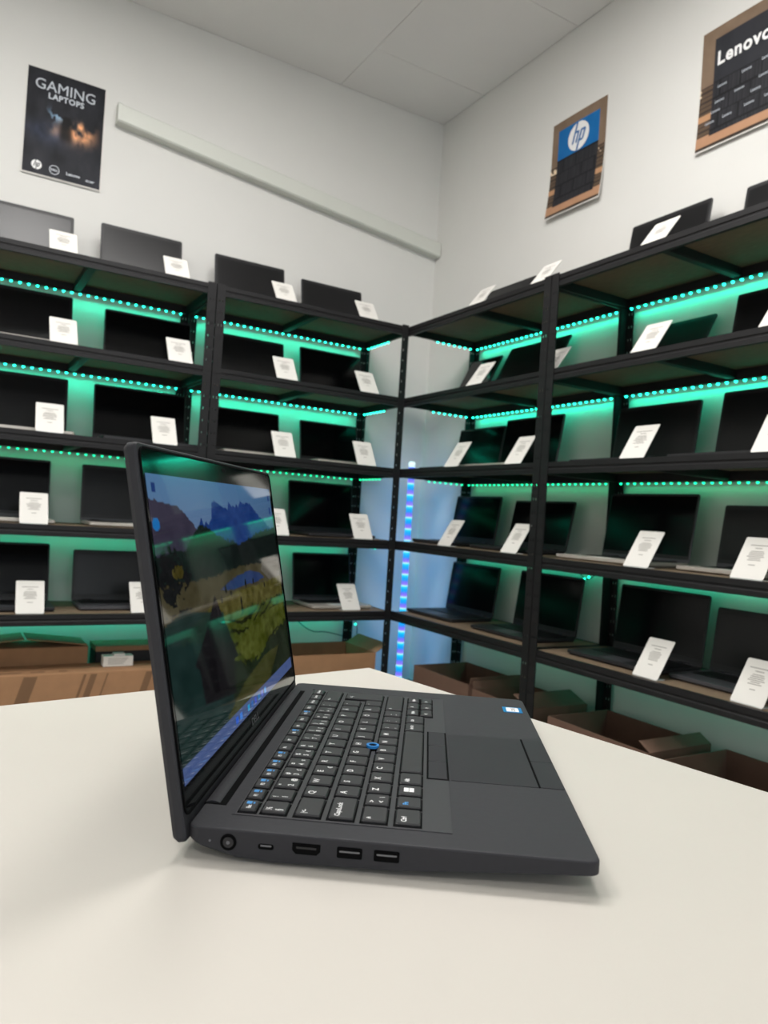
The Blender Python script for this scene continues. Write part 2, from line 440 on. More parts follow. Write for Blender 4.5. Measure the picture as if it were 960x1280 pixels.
def shelf_laptop(label, loc, rz, w, lh, bd, lean, deck, gloss):
    t = thing('laptop', label, 'laptop', loc, rz, 'laptops displayed on the racks')
    dm = M[{'k': 'lap_black', 'g': 'lap_grey', 's': 'lap_silver'}[deck]]
    th = .017
    out = rrect(-w/2, w/2, -bd, 0, .010); inn = rrect(-w/2+.006, w/2-.006, -bd+.008, -.004, .008); top = rrect(-w/2+.001, w/2-.001, -bd+.001, -.001, .010)
    MB().loops([[(x, y, .0015) for x, y in inn], [(x, y, .007) for x, y in out], [(x, y, th-.001) for x, y in out], [(x, y, th) for x, y in top]]).build('base', dm, t)
    kb = MB().box(-w/2+.022, w/2-.022, -bd*.58, -.022, th-.0004, th+.0003); kb.build('keyboard_tray', M['well'], t)
    ks = MB(); nk = 14; pw = (w-.048)/nk
    for r in range(5):
        v0 = -bd*.57+r*(bd*.57-.026)/5
        for c in range(nk):
            if r == 0 and 4 <= c <= 8: continue
            x = -w/2+.024+c*pw
            ks.box(x+.001, x+pw-.001, v0+.001, v0+(bd*.57-.026)/5-.001, th+.0002, th+.0018)
        if r == 0: ks.box(-w/2+.024+4*pw+.001, -w/2+.024+9*pw-.001, v0+.001, v0+(bd*.57-.026)/5-.001, th+.0002, th+.0018)
    ko = ks.build('keys', M['lapkeys'], t); ko['kind'] = 'stuff'
    MB().box(-.05, .05, -bd+.018, -bd*.62, th-.0003, th+.0004).build('touchpad', M['lap_grey'] if deck != 's' else M['duct'], t)
    # lid, leaning back by lean
    R = Matrix.Translation((0, -.004, th-.002)) @ Matrix.Rotation(-lean, 4, 'X')
    def P(x, s, d): return tuple(R @ Vector((x, d, s)))
    lo = rrect(-w/2, w/2, 0, lh, .008)
    li = [(x*.992, .5*lh+(s-.5*lh)*.99) for x, s in lo]
    MB().loops([[P(x, s, 0) for x, s in li], [P(x, s, .001) for x, s in lo], [P(x, s, .0055) for x, s in lo], [P(x, s, .008) for x, s in li]]).build('lid', M['lap_black'] if deck != 's' else M['lap_grey'], t)
    b = .006 if gloss else .011
    fr = MB().loops([[P(x, s, -.0012) for x, s in [(-w/2+.003, .014), (w/2-.003, .014), (w/2-.003, lh-.003), (-w/2+.003, lh-.003)]],
                     [P(x, s, .0004) for x, s in [(-w/2+.003, .014), (w/2-.003, .014), (w/2-.003, lh-.003), (-w/2+.003, lh-.003)]]])
    fo = fr.build('bezel', M['lapkeys'], t); fix_normals(fo.data)
    sc = MB().loops([[P(x, s, -.0015) for x, s in [(-w/2+b, .026), (w/2-b, .026), (w/2-b, lh-b-.004), (-w/2+b, lh-b-.004)]],
                     [P(x, s, -.0008) for x, s in [(-w/2+b, .026), (w/2-b, .026), (w/2-b, lh-b-.004), (-w/2+b, lh-b-.004)]]])
    so = sc.build('screen', M['screen_g'] if gloss else M['screen'], t); fix_normals(so.data)
    for sx in (-1, 1): MB().cyl((sx*w*.33-.02, -.004, th+.0005), 'x', .0045, .0045, .04, 10).build('hinge', M['lapkeys'], t, smooth=True)
    return t

def price_card(label, loc, rz, w=.098, l=.134, lean=math.radians(33)):
    t = thing('price_card', label, 'price card', loc, rz, 'white price cards on the racks')
    R = Matrix.Translation((0, 0, .003)) @ Matrix.Rotation(-lean, 4, 'X')
    def P(x, s, d): return tuple(R @ Vector((x, d, s)))
    o = rrect(-w/2, w/2, 0, l, .004, 2)
    po = MB().loops([[P(x, s, 0) for x, s in o], [P(x, s, .0016) for x, s in o]]).build('card', M['paper'], t); fix_normals(po.data)
    tx = MB(); r = random.Random(hash(label) % 1000)
    for s, half in ((.113, .030), (.103, .012), (.092, .018), (.086, .024), (.080, .022), (.074, .024), (.068, .016), (.062, .021), (.045, .009)):
        hh = half*r.uniform(.85, 1.1); k = l/.142
        tx.add([P(-hh, s*k, -.0004), P(hh, s*k, -.0004), P(hh, (s+.0028)*k, -.0004), P(-hh, (s+.0028)*k, -.0004)], [(0, 1, 2, 3)])
    to = tx.build('printed_text', M['ink'], t); to['kind'] = 'stuff'
    # clear acrylic rest: back plate and foot running backwards
    b = MB()
    v = [P(-w/2+.002, .0, .0017), P(w/2-.002, .0, .0017), P(w/2-.002, l*.9, .0017), P(-w/2+.002, l*.9, .0017),
         P(-w/2+.002, .0, .0035), P(w/2-.002, .0, .0035), P(w/2-.002, l*.9, .0035), P(-w/2+.002, l*.9, .0035)]
    b.add(v, [(0, 3, 2, 1), (4, 5, 6, 7), (0, 1, 5, 4), (1, 2, 6, 5), (2, 3, 7, 6), (3, 0, 4, 7)])
    b.box(-w/2+.002, w/2-.002, -.001, .034, .0005, .0028)
    b.build('acrylic_stand', M['acrylic'], t)
    return t

rad = math.radians
#   key: (left along, right along, lid top height above shelf, lean deg, deck colour, glossy)
LAP = {
 'A1a': (-1.789, -1.460, 0.253, 10, 'k', 0), 'A1b': (-1.352, -1.007, 0.264, 10, 'k', 0), 'B1a': (-0.855, -0.511, 0.250, 10, 'k', 0), 'B1b': (-0.422, -0.086, 0.227, 10, 'k', 0),
 'A2a': (-1.799, -1.443, 0.263, 10, 's', 0), 'A2b': (-1.317, -0.947, 0.241, 7, 'k', 1), 'B2a': (-0.836, -0.491, 0.233, 10, 'k', 0), 'B2b': (-0.405, -0.065, 0.238, 10, 'k', 1),
 'A3a': (-1.799, -1.440, 0.258, 10, 's', 0), 'A3b': (-1.337, -0.946, 0.257, 10, 'k', 1), 'B3a': (-0.836, -0.492, 0.229, 10, 's', 1), 'B3b': (-0.382, -0.065, 0.219, 10, 's', 1),
 'A4a': (-1.819, -1.486, 0.256, 9, 's', 1), 'A4b': (-1.364, -1.008, 0.254, 9, 's', 0), 'B4a': (-0.856, -0.512, 0.237, 9, 'k', 0), 'B4b': (-0.419, -0.068, 0.264, 9, 'k', 1),
 'A5a': (-1.799, -1.467, 0.247, 13, 'k', 1), 'A5b': (-1.377, -1.019, 0.227, 9, 'g', 0), 'B5a': (-0.846, -0.512, 0.232, 9, 'k', 0), 'B5b': (-0.374, -0.057, 0.247, 9, 's', 1),
 'C1b': (-0.124, -0.459, 0.218, 24, 'k', 0), 'C2a': (-0.022, -0.257, 0.231, 28, 'k', 1), 'C2b': (-0.319, -0.704, 0.248, 28, 'k', 0),
 'C3a': (0.003, -0.343, 0.225, 9, 'k', 1), 'C3b': (-0.348, -0.717, 0.247, 9, 's', 1), 'C4a': (-0.001, -0.347, 0.240, 9, 'k', 1), 'C4b': (-0.434, -0.804, 0.223, 12, 'k', 1),
 'C5a': (-0.004, -0.370, 0.249, 8, 'k', 1), 'C5b': (-0.512, -0.887, 0.252, 8, 'k', 1), 'D1a': (-1.015, -1.360, 0.258, 10, 'k', 0), 'D1b': (-1.490, -1.837, 0.244, 10, 'k', 0),
 'D2a': (-1.104, -1.393, 0.195, 30, 'k', 0), 'D2b': (-1.482, -1.829, 0.231, 10, 'k', 0), 'D3a': (-1.014, -1.374, 0.237, 9, 'k', 0), 'D3b': (-1.453, -1.821, 0.251, 9, 'k', 0),
 'D4a': (-0.997, -1.383, 0.256, 9, 's', 1), 'D4b': (-1.486, -1.847, 0.220, 9, 's', 0), 'D5a': (-1.080, -1.455, 0.254, 7, 'k', 1), 'D5b': (-1.484, -1.828, 0.222, 8, 'g', 0),
}
COLN = {'k': 'black', 'g': 'grey', 's': 'silver-based'}
for key, (a, b, top, lean, deck, gloss) in LAP.items():
    k = int(key[1]); w = abs(a-b); lr = rad(lean)
    lh = (top-.016)/math.cos(lr)
    bd = min(.245, max(.185, lh*1.0))
    hinge = .315 if lean < 20 else .375-lh*math.sin(lr)
    bd = min(bd, hinge-.072)
    c = (a+b)/2
    lab = 'open %s laptop, %s one on the %s of the %s' % (COLN[deck], 'only' if key == 'C1b' else 'left' if key[2] == 'a' else 'right', SHELF[k], RACK[key[0]])
    loc, rz = ((c, hinge, H[k]-.0005), 0) if key[0] in 'AB' else ((hinge, c, H[k]-.0005), -math.pi/2)
    shelf_laptop(lab, loc, rz, w, lh, bd, lr, deck, gloss)

CARD = {'A1a': -1.527, 'A1b': -1.098, 'B1a': -.621, 'B1b': -.205, 'A2a': -1.505, 'A2b': -1.064, 'B2a': -.595, 'B2b': -.178,
 'A3a': -1.534, 'A3b': -1.105, 'B3a': -.581, 'B3b': -.170, 'A4a': -1.566, 'B4a': -.585, 'B4b': -.160, 'A5a': -1.559, 'A5b': -1.145, 'B5b': -.191,
 'C1a': -.473, 'C1b': -.864, 'C2a': -.499, 'C2b': -.905, 'C3a': -.377, 'C3b': -.784, 'C4a': -.354, 'C4b': -.786,
 'D1a': -1.390, 'D2a': -1.382, 'D2b': -1.82, 'D3a': -1.364, 'D3b': -1.822, 'D4a': -1.401, 'D4b': -1.778, 'D5a': -1.463, 'D5b': -1.800}
for key, c in CARD.items():
    k = int(key[1])
    lab = 'white price card at the %s laptop, %s of the %s' % ('left' if key[2] == 'a' else 'right', SHELF[k], RACK[key[0]])
    if key[:2] == 'C1': lab = 'white price card on the top shelf of the right corner rack, ' + ('nearer the corner' if key == 'C1a' else 'by the post')
    d = .022 if k < 4 else .028
    if key == 'B5b': d = .045
    if key == 'C2b': d = .055
    loc, rz = ((c, d, H[k]), rad(random.uniform(-2, 2))) if key[0] in 'AB' else ((d, c, H[k]), -math.pi/2+rad(random.uniform(-2, 2)))
    price_card(lab, loc, rz, l=.122 if k == 1 else .134, lean=rad({1: 38, 2: 36}.get(k, 32)))

# ------------------------------------------------------------------ cartons on the lowest shelf
ZB = H[6]+.0005
def open_carton(label, loc, rz, w, d, h, flaps, m=None):
    m = m or M['carton_d']
    t = thing('open_carton', label, 'cardboard box', loc, rz, 'cartons on the lowest shelf'); e = .004
    MB().box(-w/2, w/2, 0, d, 0, e).build('bottom', m, t)
    for nm, a in (('front_panel', (-w/2, w/2, 0, e, e, h)), ('back_panel', (-w/2, w/2, d-e, d, e, h)), ('side_panel', (-w/2, -w/2+e, e, d-e, e, h)), ('side_panel', (w/2-e, w/2, e, d-e, e, h))):
        MB().box(*a).build(nm, m, t)
    for side, ang, ln in flaps:
        a = rad(ang)
        if side in 'lr':
            s = -1 if side == 'l' else 1
            x0 = s*w/2; x1 = x0+s*ln*math.sin(a); z1 = h+ln*math.cos(a)
            v = [(x0, .004, h), (x0, d-.004, h), (x1, d-.004, z1), (x1, .004, z1)]
            n = Vector((math.cos(a), 0, -s*math.sin(a)))*.003
        else:
            s = -1 if side == 'f' else 1
            y0 = 0 if side == 'f' else d; y1 = y0+s*ln*math.sin(a); z1 = h+ln*math.cos(a)
            v = [(-w/2+.004, y0, h), (w/2-.004, y0, h), (w/2-.004, y1, z1), (-w/2+.004, y1, z1)]
            n = Vector((0, math.cos(a), -s*math.sin(a)))*.003
        v2 = [tuple(Vector(p)+n) for p in v]
        o = MB().add(v+v2, [(0, 1, 2, 3), (7, 6, 5, 4), (0, 4, 5, 1), (1, 5, 6, 2), (2, 6, 7, 3), (3, 7, 4, 0)]).build('flap', m, t); fix_normals(o.data)
    return t
R90 = -math.pi/2
open_carton('open brown carton under the right corner rack, nearest the light tube', (.03, -.385, ZB), R90, .41, .30, .135, [('r', 8, .03)])
open_carton('open brown carton under the right corner rack, beside the next rack', (.03, -.785, ZB), R90, .34, .30, .125, [('r', -70, .10), ('l', 5, .03)])
open_carton('open brown carton under the rightmost rack, nearer the corner', (.03, -1.275, ZB), R90, .44, .30, .13, [('r', -60, .05)])
open_carton('open brown carton under the rightmost rack, at the right edge', (.03, -1.73, ZB), R90, .36, .30, .13, [])
open_carton('open brown carton under the left corner rack', (-.255, .05, ZB), 0, .43, .31, .15, [('r', 60, .08)], M['carton'])
open_carton('open brown carton under the left corner rack, hidden by the laptop', (-.69, .05, ZB), 0, .40, .31, .14, [], M['carton'])

def long_carton():
    t = thing('long_carton', 'long flat brown carton with dark slanted print under the leftmost rack', 'cardboard box', (-1.42, .024, ZB), 0, 'cartons on the lowest shelf')
    w, d, h = .90, .17, .128
    MB().box(-w/2, w/2, 0, d, 0, h).build('body', M['carton'], t, bevel=.003)
    MB().box(-w/2+.003, w/2-.003, .083, .087, h-.0002, h+.0008).build('lid_seam', M['carton_p'], t)
    pr = MB()
    for x, ww in ((-.175, .028), (-.148, .020), (.035, .010), (.06, .024), (.12, .006), (.27, .028), (.36, .02), (-.33, .03)):
        pr.add([(x, -.0006, .015), (x+ww, -.0006, .015), (x+ww+.03, -.0006, h-.008), (x+.03, -.0006, h-.008)], [(0, 1, 2, 3)])
    for x, ww in ((-.24, .09), (-.12, .05), (-.02, .03)):
        pr.add([(x, .03, h+.0006), (x+ww, .03, h+.0006), (x+ww, .045, h+.0006), (x, .045, h+.0006)], [(0, 1, 2, 3)])
    po = pr.build('print_stripes', M['carton_p'], t); po['kind'] = 'stuff'
long_carton()

def flap_carton():
    t = thing('flap_carton', 'brown carton with half-raised flaps behind the long carton', 'cardboard box', (-1.575, .205, ZB), 0, 'cartons on the lowest shelf')
    w, d, h = .52, .17, .195
    MB().box(-w/2, w/2, 0, d, 0, h).build('body', M['carton'], t, bevel=.003)
    for x0, x1, z0, z1 in ((-.258, .02, .0, .030), (.03, .255, .030, .002)):
        v = [(x0, .003, h+.001+z0), (x1, .003, h+.001+z1), (x1, d-.003, h+.001+z1), (x0, d-.003, h+.001+z0)]
        v2 = [(x, y, z+.004) for x, y, z in v]
        MB().add(v+v2, [(3, 2, 1, 0), (4, 5, 6, 7), (0, 1, 5, 4), (1, 2, 6, 5), (2, 3, 7, 6), (3, 0, 4, 7)]).build('flap', M['carton'], t)
flap_carton()

def black_carton():
    t = thing('black_carton', 'black carton with a tan lid at the back of the leftmost rack', 'cardboard box', (-1.12, .23, ZB), 0, 'cartons on the lowest shelf')
    MB().box(-.16, .16, 0, .14, 0, .165).build('body', M['blackbox'], t, bevel=.002)
    MB().box(-.163, .163, -.003, .143, .166, .188).build('lid', M['carton'], t, bevel=.002)
black_carton()

def adapter_box():
    t = thing('adapter_box', 'small white box with a raised tab on the long carton', 'white box', (-1.215, .10, ZB+.1285), 0)
    MB().box(-.058, .058, 0, .05, 0, .042).build('body', M['paper'], t, bevel=.002)
    MB().box(-.018, .026, .004, .040, .042, .051).build('tab', M['paper'], t, bevel=.002)
    s = MB()
    for i in range(4): s.box(-.04, .02+.006*i, -.0005, 0, .010+.007*i, .0125+.007*i)
    so = s.build('printed_text', M['ink'], t); so['kind'] = 'stuff'
adapter_box()

# dangling LED wires in the corner
def wire(label, pts, beads, k):
    t = thing('led_wire', label, 'wire', (0, 0, 0), 0, 'loose LED strands')
    n = 24; P = [Vector(p) for p in pts]; path = []
    for i in range(n+1):
        s = i/n*(len(P)-1); j = min(int(s), len(P)-2); f = s-j
        p0 = P[max(j-1, 0)]; p1 = P[j]; p2 = P[j+1]; p3 = P[min(j+2, len(P)-1)]
        path.append(.5*((2*p1)+(-p0+p2)*f+(2*p0-5*p1+4*p2-p3)*f*f+(-p0+3*p1-3*p2+p3)*f**3))
    MB().tube(path, .0022).build('cable', M['wire'], t, smooth=True)
    b = MB()
    for x, y, z in beads:
        b.loops([[(x+r*math.cos(i*math.pi/4), y+r*math.sin(i*math.pi/4), z+dz) for i in range(8)] for r, dz in ((.002, -.005), (.005, -.002), (.005, .002), (.002, .005))])
    if beads: b.build('led_beads', led_m[k], t)
wire('loose LED strand hanging under the fifth shelf left of the corner post', [(.044, .36, .395), (.029, .365, .36), (.010, .37, .325), (.034, .385, .30), (.054, .42, .2), (.054, .43, .02)],
     [(.032, .358, .370), (.021, .360, .346), (.010, .362, .322)], 5)
wire('loose LED end curling under the fourth shelf of the right corner rack', [(.385, -.80, .728), (.375, -.84, .70), (.37, -.875, .688), (.375, -.90, .70), (.385, -.91, .728)],
     [(.365, -.865, .688), (.368, -.885, .697)], 4)
wire('thin dark cable drooping on the wall under the left corner rack', [(-.33, .44, .40), (-.28, .435, .33), (-.2, .43, .28), (-.1, .43, .27), (.1, .44, .2), (.15, .445, .05)], [], 5)

# ------------------------------------------------------------------ posters
def poster_empty(name, label, wall, along0, ztop):
    if wall == 'L': return thing(name, label, 'poster', (along0, WY, ztop))
    return thing(name, label, 'poster', (WX, along0, ztop), R90)
def placer(w, h, lift, off=0.):
    # local x to the right, -z down, -y out of the wall; the lower edge lifts off the wall
    def pl(u, v):
        b = .0015+lift*max(0., v-.35)**2/.4225+.002*math.sin(u*math.pi)
        return (u*w, -b-off, -v*h)
    return pl
def letters(t, s, pl, u, v, size, w, h, m, bold=0., shear=0., width=None, name='lettering', align='LEFT'):
    vs, fs = text(s, size, bold, shear, align, width)
    if not vs: return
    MB().add([pl(u+x/w, v-y/h) for x, y, z in vs], fs).build(name, m, t)
def disc(pl, u, v, r, w, h, n=28, k=1.):
    return [pl(u+r*math.cos(2*math.pi*i/n)/w, v-r*k*math.sin(2*math.pi*i/n)/h) for i in range(n)]
def sheet(t, img, w, h, lift, m):
    link('sheet', raster_mesh('sheet', img, placer(w, h, lift)), m, t, smooth=True)
    # white paper back and rim, a hair larger than the print
    pl = placer(w, h, lift, -.0008); n = 14; e = .004
    v = [pl(-e/w if i == 0 else 1+e/w, -e/h+(1+2.5*e/h)*j/n) for j in range(n+1) for i in (0, 1)]
    MB().add(v, [(2*j, 2*j+2, 2*j+3, 2*j+1) for j in range(n)]).build('paper_back', M['paper'], t)
def hp_logo(t, pl, plo, u, v, r, w, h, disc_m, mark_m):
    MB().add(disc(pl, u, v, r, w, h), [tuple(range(28))]).build('logo_disc', disc_m, t)
    sl = .30
    def pt(x, y): return plo(u+(x+sl*y)*r/w, v-y*r/h)
    def quad(x0, x1, y0, y1): return [pt(x0, y0), pt(x1, y0), pt(x1, y1), pt(x0, y1)]
    m = MB()
    for q in (quad(-.50, -.34, -.42, .98), quad(-.34, -.10, .26, .40), quad(-.16, 0, -.42, .34),
              quad(.10, .26, -.98, .40), (quad(.26, .52, .26, .40)), quad(.44, .60, -.36, .34), quad(.26, .52, -.42, -.28)):
        m.add(q, [(0, 1, 2, 3)])
    m.build('logo_mark', mark_m, t)

paper_v = vcol_mat('glossy_print', 0, .55, .0)
paper_v.node_tree.nodes['Principled BSDF'].inputs['Specular IOR Level'].default_value = .2
# gaming poster
def gaming():
    w, h = .306, .443; nx, ny = 90, 130
    U, V = np.meshgrid(np.linspace(0, 1, nx), np.linspace(0, 1, ny))
    n1, n2, n3 = noise2(nx, ny, 5, 1), noise2(nx, ny, 7, 2), noise2(nx, ny, 4, 3)
    img = np.zeros((ny, nx, 3)); img[:] = (30, 31, 37); img += (n1[..., None]-.5)*36
    blue = np.exp(-((U-.42)/.16)**2-((V-.40)/.06)**2)*(n2 > .5)*1.1; img += blue[..., None]*np.array((90, 120, 140))
    haze = np.exp(-((U-.3)/.25)**2-((V-.58)/.10)**2)*n2; img += haze[..., None]*np.array((40, 52, 78))
    org = np.exp(-((U-.68)/.19)**2-((V-.50)/.10)**2)*np.clip((n2-.42)*5, 0, 1); img += org[..., None]*np.array((255, 165, 95))*1.2
    org2 = np.exp(-((U-.36)/.06)**2-((V-.54)/.05)**2)*np.clip((n3-.3)*2.4, 0, 1); img += org2[..., None]*np.array((190, 130, 75))
    fig = (np.exp(-((U-.52)/.085)**4-((V-.53)/.10)**4)+np.exp(-((U-.52)/.05)**4-((V-.42)/.035)**4)); img *= (1-.82*np.clip(fig, 0, 1))[..., None]
    img += np.clip((V-.55), 0, 1)[..., None]*np.array((18, 18, 18))
    t = poster_empty('poster', 'dark poster with silver GAMING LAPTOPS lettering on the left wall', 'L', -1.663, 2.672)
    sheet(t, np.clip(img, 8, 255), w, h, .008, paper_v)
    pl = placer(w, h, .008, .0009)
    letters(t, 'GAMING', pl, .10, .185, .062, w, h, M['silver'], 0., 0, .235)
    letters(t, 'LAPTOPS', pl, .27, .255, .033, w, h, M['silver'], .001, 0, .140)
    hp_logo(t, pl, placer(w, h, .008, .0013), .175, .915, .020, w, h, M['white'], M['well'])
    ring = MB(); o = disc(pl, .40, .925, .020, w, h); i = disc(pl, .40, .925, .0172, w, h)
    ring.add(o+i, [(k, (k+1) % 28, (k+1) % 28+28, k+28) for k in range(28)]).build('logo_ring', M['silver'], t)
    letters(t, 'DELL', pl, .40-.0135/w, .925+.0042/h, .012, w, h, M['silver'], .0004, 0, .027)
    letters(t, 'Lenovo', pl, .555, .94, .017, w, h, M['silver'], .0006, 0, .054)
    letters(t, 'acer', pl, .81, .955, .017, w, h, M['silver'], .0004, .15, .036)
gaming()

def store_image(nx, ny, panel, topcol, seed):
    U, V = np.meshgrid(np.linspace(0, 1, nx), np.linspace(0, 1, ny))
    n1, n2 = noise2(nx, ny, 6, seed), noise2(nx, ny, 10, seed+1)
    img = np.zeros((ny, nx, 3)); img[:] = (128, 108, 90); img += (n1[..., None]-.5)*16
    # shelves with goods at both margins
    sh = (V > .46) & (V < .90); img[sh] = (92, 76, 62)
    stripe = sh & ((V*24) % 1 < .35); img[stripe] = (60, 50, 44)
    gl = sh & (V < .54) & (n2 > .62); img[gl] = (232, 210, 180)
    wood = sh & (V > .70) & (V < .76); img[wood] = (186, 142, 106)
    fl = V > .885; img[fl] = (178, 136, 106); img[(V > .975)] = (60, 50, 44)
    x0, x1, y0, y1 = panel
    p = (U > x0) & (U < x1) & (V > y0) & (V < .90); img[p] = (42, 42, 47)
    # stacked dark boxes
    row = ((V-y1)*7.5); rr = np.floor(row); cx = (U*4.2+.5*(rr % 2)) % 1
    face = p & (V > y1); shade = 34+18*((cx*7.1+rr*3.3) % 1)
    edge = ((row % 1) < .12) | (cx < .08)
    img[face] = np.stack([shade, shade, shade+4], -1)[face]
    img[face & edge] = (24, 24, 27)
    tp = (U > x0) & (U < x1) & (V > y0) & (V < y1); img[tp] = topcol
    img += (n2[..., None]-.5)*10
    return np.clip(img, 5, 255)
def hp_poster():
    w, h = .320, .430
    t = poster_empty('poster', 'poster with white hp logo on a blue square, right wall', 'R', -.460, 2.703)
    sheet(t, store_image(80, 110, (.12, .88, .10, .41), (22, 104, 168), 11), w, h, .022, paper_v)
    pl = placer(w, h, .022, .0009)
    hp_logo(t, pl, placer(w, h, .022, .0013), .51, .255, .062, w, h, M['white'], mat('logo_blue', (22, 96, 160), .5))
hp_poster()
def lenovo_poster():
    w, h = .330, .435
    t = poster_empty('poster', 'poster with white Lenovo lettering above dark boxes, right wall', 'R', -1.234, 2.707)
    sheet(t, store_image(80, 110, (.16, .90, .10, .45), (46, 47, 52), 21), w, h, .012, paper_v)
    pl = placer(w, h, .012, .0009)
    letters(t, 'Lenovo', pl, .20, .325, .068, w, h, M['white'], .0022, 0, .200)
    for u, v in ((.22, .52), (.50, .50), (.72, .48), (.20, .645), (.43, .63), (.70, .61), (.10, .80), (.31, .80), (.56, .79), (.78, .79), (.16, .72), (.62, .70)):
        letters(t, 'Lenovo', pl, u, v, .016, w, h, M['silver'], .0002, 0, .036)
lenovo_poster()

# ------------------------------------------------------------------ table
TZ = .6915
def table():
    ang = rad(9.3)
    t = thing('display_table', 'white laminate table carrying the open laptop', 'table', (-1.385, -2.205, 0), ang)
    w, d = 1.5, .86
    MB().box(-w, 0, -d, 0, TZ-.028, TZ).build('table_top', M['table'], t, bevel=.0015)
    for x in (-w+.05, -.05):
        for y in (-d+.05, -.05):
            MB().box(x-.025, x+.025, y-.025, y+.025, 0, TZ-.028).build('leg', M['steel'], t, bevel=.003)
    for y in (-d+.05, -.05):
        MB().box(-w+.075, -.075, y-.012, y+.012, TZ-.088, TZ-.0285).build('rail', M['steel'], t)
    for x in (-w+.05, -.05):
        MB().box(x-.012, x+.012, -d+.075, -.075, TZ-.088, TZ-.0285).build('rail', M['steel'], t)
table()

# ------------------------------------------------------------------ the laptop in front
LW, LD = .331, .2209
mm = .001
def main_laptop():
    t = thing('notebook', 'open dark grey business laptop on the white table showing a mountain wallpaper', 'laptop', (-1.7354, -2.6190, .7093))
    t.rotation_euler = (.0134, 0, -.5947)
    # local: x from hinge to front edge, y from left side (near) to right side, z up, deck at z = 0
    def zb(u):
        pts = [(.0, -.006), (.006, -.0075), (.018, -.0135), (.047, -.0155), (.116, -.0140), (.170, -.0100), (.207, -.0078), (.2215, -.0072)]
        for (a, b), (c, d) in zip(pts, pts[1:]):
            if u <= c: return b+(d-b)*(u-a)/(c-a)
        return pts[-1][1]
    def outline(e, n=6, r=.006):
        p = rrect(.003+e, LD-e, e, LW-e, r, n); q = []
        for i in range(len(p)):          # extra samples along the straight sides
            a, b = p[i], p[(i+1) % len(p)]; q.append(a); L = math.dist(a, b); k = int(L/.02)
            for j in range(1, k): q.append((a[0]+(b[0]-a[0])*j/k, a[1]+(b[1]-a[1])*j/k))
        return q
    def scaled(o, e):
        cx, cy = (LD+.003)/2, LW/2
        return [(cx+(x-cx)*(1-e/(LD/2)), cy+(y-cy)*(1-e/(LW/2))) for x, y in o]
    o = outline(0)
    base = MB().loops([[(x, y, -.0165) for x, y in scaled(o, .018)], [(x, y, zb(x)-.0012) for x, y in scaled(o, .0025)], [(x, y, zb(x)) for x, y in o],
                       [(x, y, -.0011) for x, y in o], [(x, y, -.0003) for x, y in scaled(o, .0004)], [(x, y, 0) for x, y in scaled(o, .0012)]]).build('base', M['body'], t); fix_normals(base.data)
    for u in (.03, .19):
        for v in (.04, .29):
            MB().box(u-.006, u+.006, v-.02, v+.02, -.0178, -.0150).build('rubber_foot', M['well'], t)
    # keyboard tray, slightly sunk rim and dark wells under the keys
    kbx0, kbx1, kby0, kby1 = .0235, .1290, .0205, .3055
    rim = MB()
    for a in ((kbx0-.0016, kbx1+.0155, kby0-.0022, kby0-.0016), (kbx0-.0016, kbx1+.0155, kby1+.0012, kby1+.0018)): rim.box(a[0], a[1], a[2], a[3], -.0002, .0004)
    rim.box(kbx1+.0150, kbx1+.0155, kby0-.002, kby1+.0015, -.0002, .0003)
    rim.build('keyboard_rim', M['bodyside'], t)
    MB().box(kbx0, kbx1+.0152, kby0-.0016, kby1+.0012, -.001, .0003).build('keyboard_tray', mat('keyboard_lattice', (39, 39, 43), .5, var=.05, scale=220.), t)
    # keys
    kc = {}
    def key(u0, u1, v0, v1, main='', shift='', third='', col3=None, icon=None, big=False):
        du, dv = (u1-u0)*mm, (v1-v0)*mm
        kk = (round(du, 5), round(dv, 5))
        if kk not in kc:
            hx, hy, e = du/2, dv/2, .0007
            lp = [[(x, y, 0) for x, y in rrect(-hx, hx, -hy, hy, .0010, 2)], [(x, y, .0011) for x, y in rrect(-hx, hx, -hy, hy, .0010, 2)],
                  [(x, y, .0018) for x, y in rrect(-hx+e, hx-e, -hy+e, hy-e, .0010, 2)]]
            kc[kk] = MB().loops(lp).mesh('key'); fix_normals(kc[kk])
        cu, cv = (u0+u1)/2*mm, (v0+v1)/2*mm
        o = link('key', kc[kk], M['key'], t, loc=(cu, cv, .0003))
        g = MB()
        g.box(-du/2-.0009, du/2+.0009, -dv/2-.0009, dv/2+.0009, -.0001, .00012)
        g.build('key_well', M['well'], o)
        top = .00188
        lg = MB()
        def put(s, x, y, size, b=.00014):     # x right (+v) from the left edge, y down (+u) of the baseline
            vs, fs = text(s, size, b)
            lg.add([(-du/2+y-q[1], -dv/2+x+q[0], top) for q in vs], fs)
        if shift:
            put(main, .0024, du-.0030, .0050); put(shift, .0024, .0054, .0046)
        elif main:
            sz = .0056 if len(main) == 1 else (.0042 if big else .0033)
            put(main, .0022, (.0066 if len(main) == 1 else min(.0062, du*.62)), sz)
        if third: put(third, dv-.0052, du-.0030, .0042)
        if lg.v: lg.build('legend', M['legend'], o)
        if icon:
            ic = MB()
            if icon == 'fn':
                vs, fs = text('Fn', .0044, .0002); ic.add([(-du/2+.0066-q[1], -dv/2+.0026+q[0], top) for q in vs], fs)
            else:
                ic.box(-du/2+.0022, -du/2+.0052, dv/2-.0060, dv/2-.0024, top-.00005, top)
                ic.box(-du/2+.0060, -du/2+.0070, dv/2-.0056, dv/2-.0030, top-.00005, top)
            ic.build('blue_legend', M['blue'], o)
        return o
    P = 18.77; V0 = 21.6; G = 3.4
    # function row
    fk = ['Esc']+['F%d' % i for i in range(1, 13)]+['PrtScr', 'Insert', 'Delete']; fp = 15*P/16
